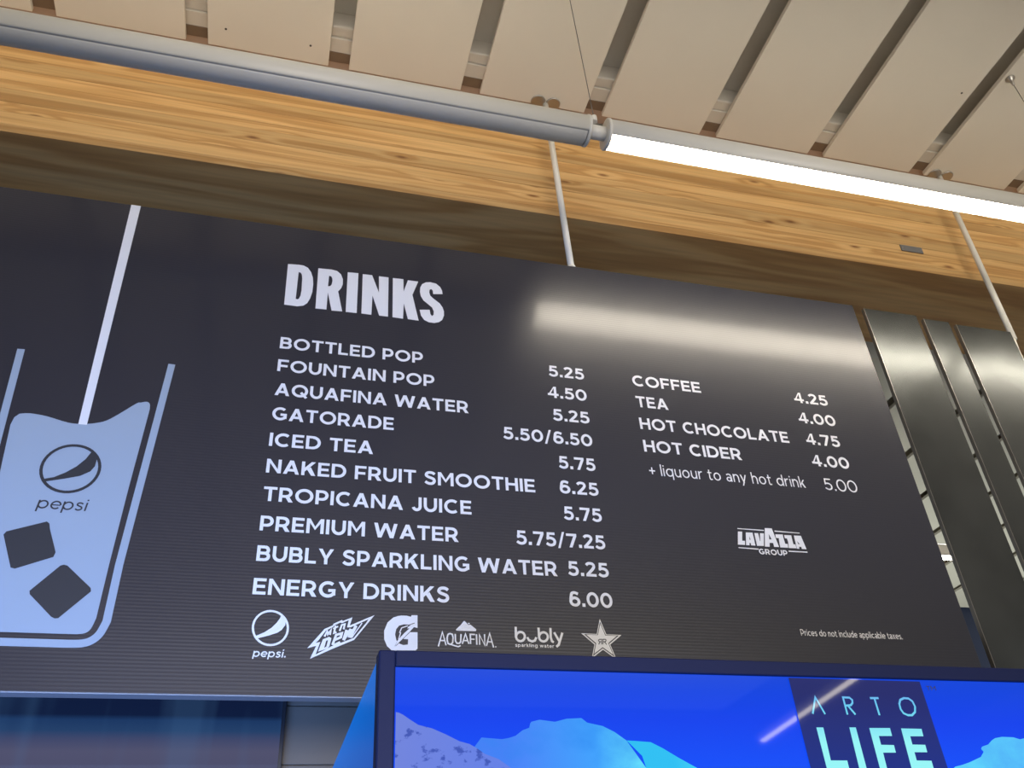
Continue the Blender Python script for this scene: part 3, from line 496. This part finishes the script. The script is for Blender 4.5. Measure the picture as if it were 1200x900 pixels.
pl_ = {'5.25': 1.083, '4.50': 1.070, '5.50/6.50': .859, '5.75': 1.088, '6.25': 1.081, '5.75/7.25': .886, '6.00': 1.076}
for i, ((a, x1, pr_), zz) in enumerate(zip(rows, zr)):
    line('item_lettering', a, -.066 + .0006 * i, x1, zz, label=ordn[i] + ' line of white capitals on the left drinks list')
    line('price_lettering', pr_, pl_[pr_], 1.248, zz + .006, label=ordn[i] + ' white price on the left drinks list')
rows2 = [('COFFEE', 1.478, 1.813, '4.25', 2.297, 2.477, 2.246), ('TEA', 1.480, 1.632, '4.00', 2.290, 2.486, 2.132), ('HOT CHOCOLATE', 1.480, 2.207, '4.75', 2.298, 2.474, 2.017), ('HOT CIDER', 1.481, 1.943, '4.00', 2.296, 2.488, 1.903)]
for i, (a, x0, x1, pr_, p0, p1, zz) in enumerate(rows2):
    line('item_lettering', a, x0, x1, zz, label=ordn[i] + ' line of white capitals on the right hot drinks list')
    line('price_lettering', pr_, p0, p1, zz + .004, label=ordn[i] + ' white price on the right hot drinks list')
line('item_lettering', '+ liquour to any hot drink', 1.488, 2.228, 1.789, cap=.054, w=.115, gap=.155, label='thin white lower-case line under the hot drinks list')
line('price_lettering', '5.00', 2.325, 2.492, 1.786, cap=.060, w=.12, label='thin white price under the hot drinks list')
line('small_lettering', 'Prices do not include applicable taxes.', 2.022, 2.484, 1.119, cap=.026, w=.13, gap=.16, label='tiny white line at the lower right of the board')
# emblems in a row under the list
p = Print(PY); art(p, 'globe'); write(p, 'pepsi', -.037, .059, 2.5785, .0265, w=.15, gap=.13, slant=.12)
p.rings([[(0.066 + .003*math.cos(t/8*6.283), 2.5815 + .003*math.sin(t/8*6.283)) for t in range(8)]])
tag(p.build('emblem', M_vinyl, menu), label='white round wave emblem with a lower-case word under it')
p = Print(PY); art(p, 'dew'); tag(p.build('emblem', M_vinyl, menu), label='white jagged slanting emblem')
p = Print(PY); art(p, 'gee', (0,)); tag(p.build('emblem', M_vinyl, menu), label='white letter G emblem')
p = Print(PY); art(p, 'gee', (1,)); g = p.build('emblem_inlay', M_ink, menu)
p = Print(PY); art(p, 'gee', (2,)); p.build('emblem_inlay', M_vinyl, menu)
p = Print(PY); art(p, 'aqua'); tag(p.build('emblem', M_vinyl, menu), label='white mountain emblem over slim capitals')
p = Print(PY); art(p, 'bub'); write(p, 'sparkling water', .8573, 1.0019, 2.6395, .0125, w=.17, gap=.16)
tag(p.build('emblem', M_vinyl, menu), label='white rounded lower-case word emblem')
p = Print(PY); art(p, 'star', (0, 2)); tag(p.build('emblem', M_vinyl, menu), label='white five-pointed star emblem')
p = Print(PY); art(p, 'star', (1, 3)); p.build('emblem_inlay', M_ink, menu)
p = Print(PY); art(p, 'lav'); write(p, 'GROUP', 1.921, 2.052, 3.0565, .0245, w=.21, gap=.14)
tag(p.build('emblem', M_vinyl, menu), label='white block-capital coffee emblem between thin rules')
# the drawn cup
AX = -0.727
mir = lambda pts: [(2 * AX - x, zz) for x, zz in pts][::-1]
half = [(-.4603, 3.7099), (-.4978, 2.8745)] + smooth([(-.4995, 2.6800), (-.5127, 2.6385), (-.5333, 2.6157), (-.5600, 2.6060), (-.6000, 2.6040)], 4)
p = Print(PY); p.stroke(half + mir(half), .0255); tag(p.build('cup_graphic', M_bluelit, menu), label='pale outline of a tumbler')
liq = ART['liquid'][0][2][0]
top = liq[:9] + [(-.5413, 3.5209), (-.5214, 3.5270), (-.5090, 3.5180), (-.5054, 3.4943)]
side = [(-.5201, 3.1519), (-.5290, 2.8727)] + smooth([(-.5325, 2.6900), (-.5412, 2.6550), (-.5549, 2.6398), (-.5800, 2.6350)], 4)
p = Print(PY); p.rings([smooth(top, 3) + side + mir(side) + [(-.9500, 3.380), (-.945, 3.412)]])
tag(p.build('drink_graphic', M_bluelit, menu), label='pale drink filling the tumbler, wavy on top')
p = Print(PY); p.quad([(-.753, 4.529), (-.714, 4.529), (-.7045, 3.405), (-.7335, 3.405)]); tag(p.build('straw_graphic', M_vinyl, menu), label='long pale drinking straw')
p = Print(PY); art(p, 'cubes'); tag(p.build('ice_graphic', M_ink, menu), label='two dark rounded ice cubes')
p = Print(PY); art(p, 'cupglobe')
cx, cz = -0.7204, 3.2227
p.stroke([(cx + .0930*math.cos(a/40*2*math.pi), cz + .0930*math.sin(a/40*2*math.pi)) for a in range(40)], .0105, True, 1)
write(p, 'pepsi', -.795, -.640, 3.0625, .044, w=.12, gap=.13, lay=1, slant=.10)
tag(p.build('emblem', M_ink, menu), label='dark round wave emblem printed on the tumbler')

# ================================================================== HANGING RODS
def rod(x0, x1, label, low):
    t = empty('hanging_rod', (x0, 3.022, CEIL), label=label, cat='rod', group='white rods hanging from the ceiling')
    lathe('tube', [(0, .0165), (CEIL + .06 - low, .0165)], M_white, t, (x0, 3.022, CEIL + .06), (x1, 3.022, low), 16)
    for dx in (-.045, .042):
        lathe('ceiling_collar', [(0, .042), (.005, .042), (.007, .038)], M_steel, t, (x0 + dx, 3.010, CEIL - .001), (x0 + dx, 3.010, 0), 20)
    return t
r1 = rod(1.228, 1.262, 'white rod coming down in front of the beam to the top of the menu board', 4.535)
lathe('foot', [(0, .022), (.012, .022)], M_white, r1, (1.262, 3.022, 4.543), (1.262, 3.022, 4), 16)
r2 = rod(3.866, 3.838, 'white rod at far right, thinner at its lower end, passing the dark panels', 4.460)
lathe('end_sleeve', [(0, .0115), (.115, .0115), (.118, .014), (.20, .014)], M_white, r2, (3.832, 3.022, 4.462), (3.812, 3.022, 4.25), 14)

# ================================================================== TUBE LIGHTS
FY, FZ, FR = 2.388, 4.772, 0.069
def tube(x0, x1, lit, label, y=FY, z=FZ, group='white tubular lights hung in line'):
    t = empty('tube_light', ((x0 + x1) / 2, y, z), label=label, cat='light', group=group)
    sector('housing', x0 + .012, x1 - .012, y, z, FR, -37, 229, .004, M_white, t, 32)
    sector('lens', x0 + .020, x1 - .020, y, z, FR - .0035, 229, 323, .003, M_lens if lit else M_greylens, t, 12)
    sector('upper_fill_strip', x0 + .05, x1 - .05, y, z, FR + .0012, 62, 118, .003, M_upfill_soft if lit else M_upfill, t, 8)  # added glowing strip, unseen from below, on unlit tubes too
    for a, b in ((x0, x0 + .016), (x1 - .016, x1)):
        lathe('end_cap', [(0, FR - .004), (.003, FR + .003), (.013, FR + .003), (.016, FR - .004)], M_white, t, (a, y, z), (b, y, z), 32)
    return t
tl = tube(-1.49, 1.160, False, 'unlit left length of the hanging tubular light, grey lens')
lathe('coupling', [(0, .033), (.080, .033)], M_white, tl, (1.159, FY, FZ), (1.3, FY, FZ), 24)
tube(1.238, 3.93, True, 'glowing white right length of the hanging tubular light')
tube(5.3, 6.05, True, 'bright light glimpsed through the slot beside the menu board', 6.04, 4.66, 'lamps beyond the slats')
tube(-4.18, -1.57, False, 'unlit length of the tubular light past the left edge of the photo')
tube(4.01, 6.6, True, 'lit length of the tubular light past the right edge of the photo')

def cable(x, label, FY=FY, FZ=FZ, ztop=CEIL, dx=0.0, dy=0.0):
    t = empty('suspension_cable', (x, FY, ztop), label=label, cat='cable', group='thin steel cables holding the tubular light')
    lathe('rosette', [(0, .026), (.006, .026), (.020, .014), (.034, .009), (.058, .007), (.060, .004)], M_steel, t, (x + dx, FY + dy, ztop), (x + dx, FY + dy, 0), 20)
    A, B = Vector((x + dx, FY + dy, ztop - .05)), Vector((x, FY, FZ + .112))
    lathe('wire', [(0, .0019), ((B - A).length, .0019)], M_cable, t, A, B, 6)
    lathe('stem', [(0, .009), (.006, .0135), (.042, .0135)], M_white, t, (x, FY, FZ + .115), (x, FY, 0), 16)
cable(1.199, 'thin dark cable rising from the joint between the two tubular lights', dx=-.070, dy=-.090)
cable(3.968, 'thin cable with a small metal ceiling cone at upper right', dx=-.172, dy=-.102)
cable(-1.53, 'thin cable past the left edge of the photo')
for x, s in ((5.4, 'left'), (5.95, 'right')): cable(x, 'thin cable holding the %s end of the lamp beyond the slats' % s, 6.04, 4.66)
for x, y, s in ((7.05, -6.7, 'near'), (7.34, -9.2, 'far')): cable(x, 'thin cable holding the %s end of the lamp behind the viewer' % s, y, 4.70)
# lamp row across the hall behind the viewer, mirrored in the cooler glass
d = empty('tube_light', (7.2, -8.0, FZ), label='lit tubular light hung behind the viewer, out of the photo', cat='light', group='lamps behind the viewer')
lathe('housing', [(0, .07), (3.3, .07)], M_white, d, (7.01, -6.36, 4.70), (7.386, -9.57, 4.70), 20)
lathe('lens', [(0, .055), (3.2, .055)], M_lens, d, (7.015, -6.40, 4.675), (7.38, -9.52, 4.675), 20)

# ================================================================== COUNTER SCREEN, lower left
cs = empty('wall_screen', (-1.2, 3.52, 1.5), label='dark blue display screen under the left end of the menu board', cat='screen')
box('body', -2.6, 0.100, 3.50, 3.545, 1.30, 2.6035, M_black, cs, 0.002)
M_cscr = screen_mat('counter_screen_picture', [(0.0, srgb(92, 92, 122)), (0.33, srgb(98, 98, 128)), (0.46, srgb(78, 86, 124)), (0.56, srgb(42, 76, 122)), (0.68, srgb(32, 66, 114)), (0.74, srgb(12, 28, 62)), (1.0, srgb(12, 26, 58))],
                    2, 2.30, 2.60, 0.62, noise=0.16, nscale=6.0, dark=srgb(90, 140, 195), thr=(0.50, 0.64), streak=True)
box('display', -2.585, 0.086, 3.4975, 3.50, 1.315, 2.5985, M_cscr, cs)

# ================================================================== DRINKS COOLER with a lit screen door
K = 1.5
cool = empty('drinks_cooler', (1.4, 2.0, 0.0), label='tall drinks cooler, its lit door showing snowy mountains and ARTO LIFE', cat='cooler')
X0, X1, ZT = 0.188, 2.45, 2.106
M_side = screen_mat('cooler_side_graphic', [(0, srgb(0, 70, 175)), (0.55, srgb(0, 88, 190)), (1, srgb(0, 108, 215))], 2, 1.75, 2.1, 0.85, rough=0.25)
box('body', X0 + .004, X1, K + .03, 2.50, 0.06, ZT - .006, M_black, cool, 0.003)
box('plinth', X0 + .03, X1 - .02, K + .08, 2.46, 0.0, 0.06, M_black, cool)
tag(box('side_panel', X0, X0 + .004, K + .03, 2.498, 0.10, ZT - .010, M_side, cool), label='glossy bright blue side of the cooler')
box('door_frame', X0 - .001, X0 + .028, K - .006, K + .03, 0.1, ZT, M_bezel, cool, 0.003)
box('door_frame', X1 - .028, X1, K - .006, K + .03, 0.1, ZT, M_bezel, cool, 0.003)
box('door_frame', X0 + .028, X1 - .028, K - .0055, K + .03, ZT - .027, ZT, M_bezel, cool, 0.002)
box('door_frame', X0 + .028, X1 - .028, K - .0055, K + .03, 0.1, 0.16, M_bezel, cool, 0.002)
M_sky = screen_mat('screen_sky', [(0, srgb(0, 96, 255)), (0.35, srgb(0, 78, 250)), (0.7, srgb(0, 62, 235)), (1, srgb(0, 66, 215))], 2, 1.8, 2.08, 1.0)
scr = box('screen', X0 + .0285, X1 - .0285, K, K + .012, 0.1605, ZT - .0275, M_sky, cool)
M_m1 = screen_mat('snow_left', [(0, srgb(112, 130, 215)), (1, srgb(85, 122, 235))], 0, .2, .55, 1.0, noise=0.75, nscale=38, dark=srgb(35, 62, 160), thr=(0.57, 0.63))
M_m2 = screen_mat('snow_middle', [(0, srgb(70, 125, 245)), (0.4, srgb(60, 160, 250)), (0.65, srgb(105, 235, 250)), (1, srgb(85, 225, 250))], 0, .40, .80, 1.0, noise=0.45, nscale=9, dark=srgb(30, 130, 235), thr=(0.45, 0.65))
M_m3 = screen_mat('snow_cyan', [(0, srgb(40, 190, 240)), (0.5, srgb(90, 232, 245)), (1, srgb(110, 240, 250))], 0, .7, 1.0, 1.0, noise=0.6, nscale=8, dark=srgb(20, 140, 235), thr=(0.5, 0.7))
M_m4 = screen_mat('snow_right', [(0, srgb(90, 210, 250)), (1, srgb(70, 150, 250))], 0, 1.35, 1.65, 1.0, noise=0.4, nscale=7, dark=srgb(60, 130, 240), thr=(0.45, 0.65))
M_card = screen_mat('logo_card', [(0, srgb(18, 48, 150)), (1, srgb(36, 42, 110))], 2, 1.85, 2.05, 0.85)
M_lt = screen_mat('logo_letters', [(0, srgb(150, 245, 245)), (0.6, srgb(105, 205, 240)), (1, srgb(110, 170, 240))], 2, 1.96, 2.06, 1.0)
def pic(key, m, name, lay, label):
    p = Print(K - .0010 - .0008 * lay)
    for it in ART[key]:
        if it[0] == 'P': p.rings([[(min(max(x, X0 + .03), X1 - .03), max(zz, 1.70)) for x, zz in r] for r in it[2]])
        else: p.stroke(it[4], it[2], bool(it[3]))
    tag(p.build(name, m, scr), label=label)
# the snowfield that fills the picture below the peaks
p = Print(K - .0008); rr = random.Random(3)
xs = [X0 + .03 + (X1 - X0 - .06) * i / 40 for i in range(41)]
p.rings([[(x, 1.868 + .02 * math.sin(x * 5) * rr.random() - (0 if x < 2 else (x - 2) * .2)) for x in xs] + [(X1 - .03, .17), (X0 + .03, .17)]])
tag(p.build('snowfield_picture', M_m4, scr), label='pale blue snowfield low on the screen')
pic('mtm', M_m2, 'mountain_picture', 0, 'pale blue snow dome in the middle of the screen')
pic('mtc', M_m3, 'mountain_picture', 1, 'cyan snow slope left of the dark card')
pic('mtl', M_m1, 'mountain_picture', 2, 'rocky snow ridge at the left of the screen')
pic('mtr', M_m4, 'mountain_picture', 1, 'pale blue snow peak at the right of the screen')
pic('card', M_card, 'name_card', 2, 'dark blue slanted card on the screen')
for ids in ((0,), (1, 2), (3, 4), (5,)):
    p = Print(K - .0034)
    for q in ids: p.stroke(ART['arto'][q][4], ART['arto'][q][2], bool(ART['arto'][q][3]))
    tag(p.build('card_lettering', M_lt, scr), label='thin pale letter on the card')
for it in ART['life']:
    p = Print(K - .0034); p.rings(it[2]); tag(p.build('card_lettering', M_lt, scr), label='thick cyan letter on the card')
p = Print(K - .003); write(p, 'TM', 1.2585, 1.2800, 2.0580, .0085, w=.16, gap=.12); p.build('mark_lettering', M_ink, scr)
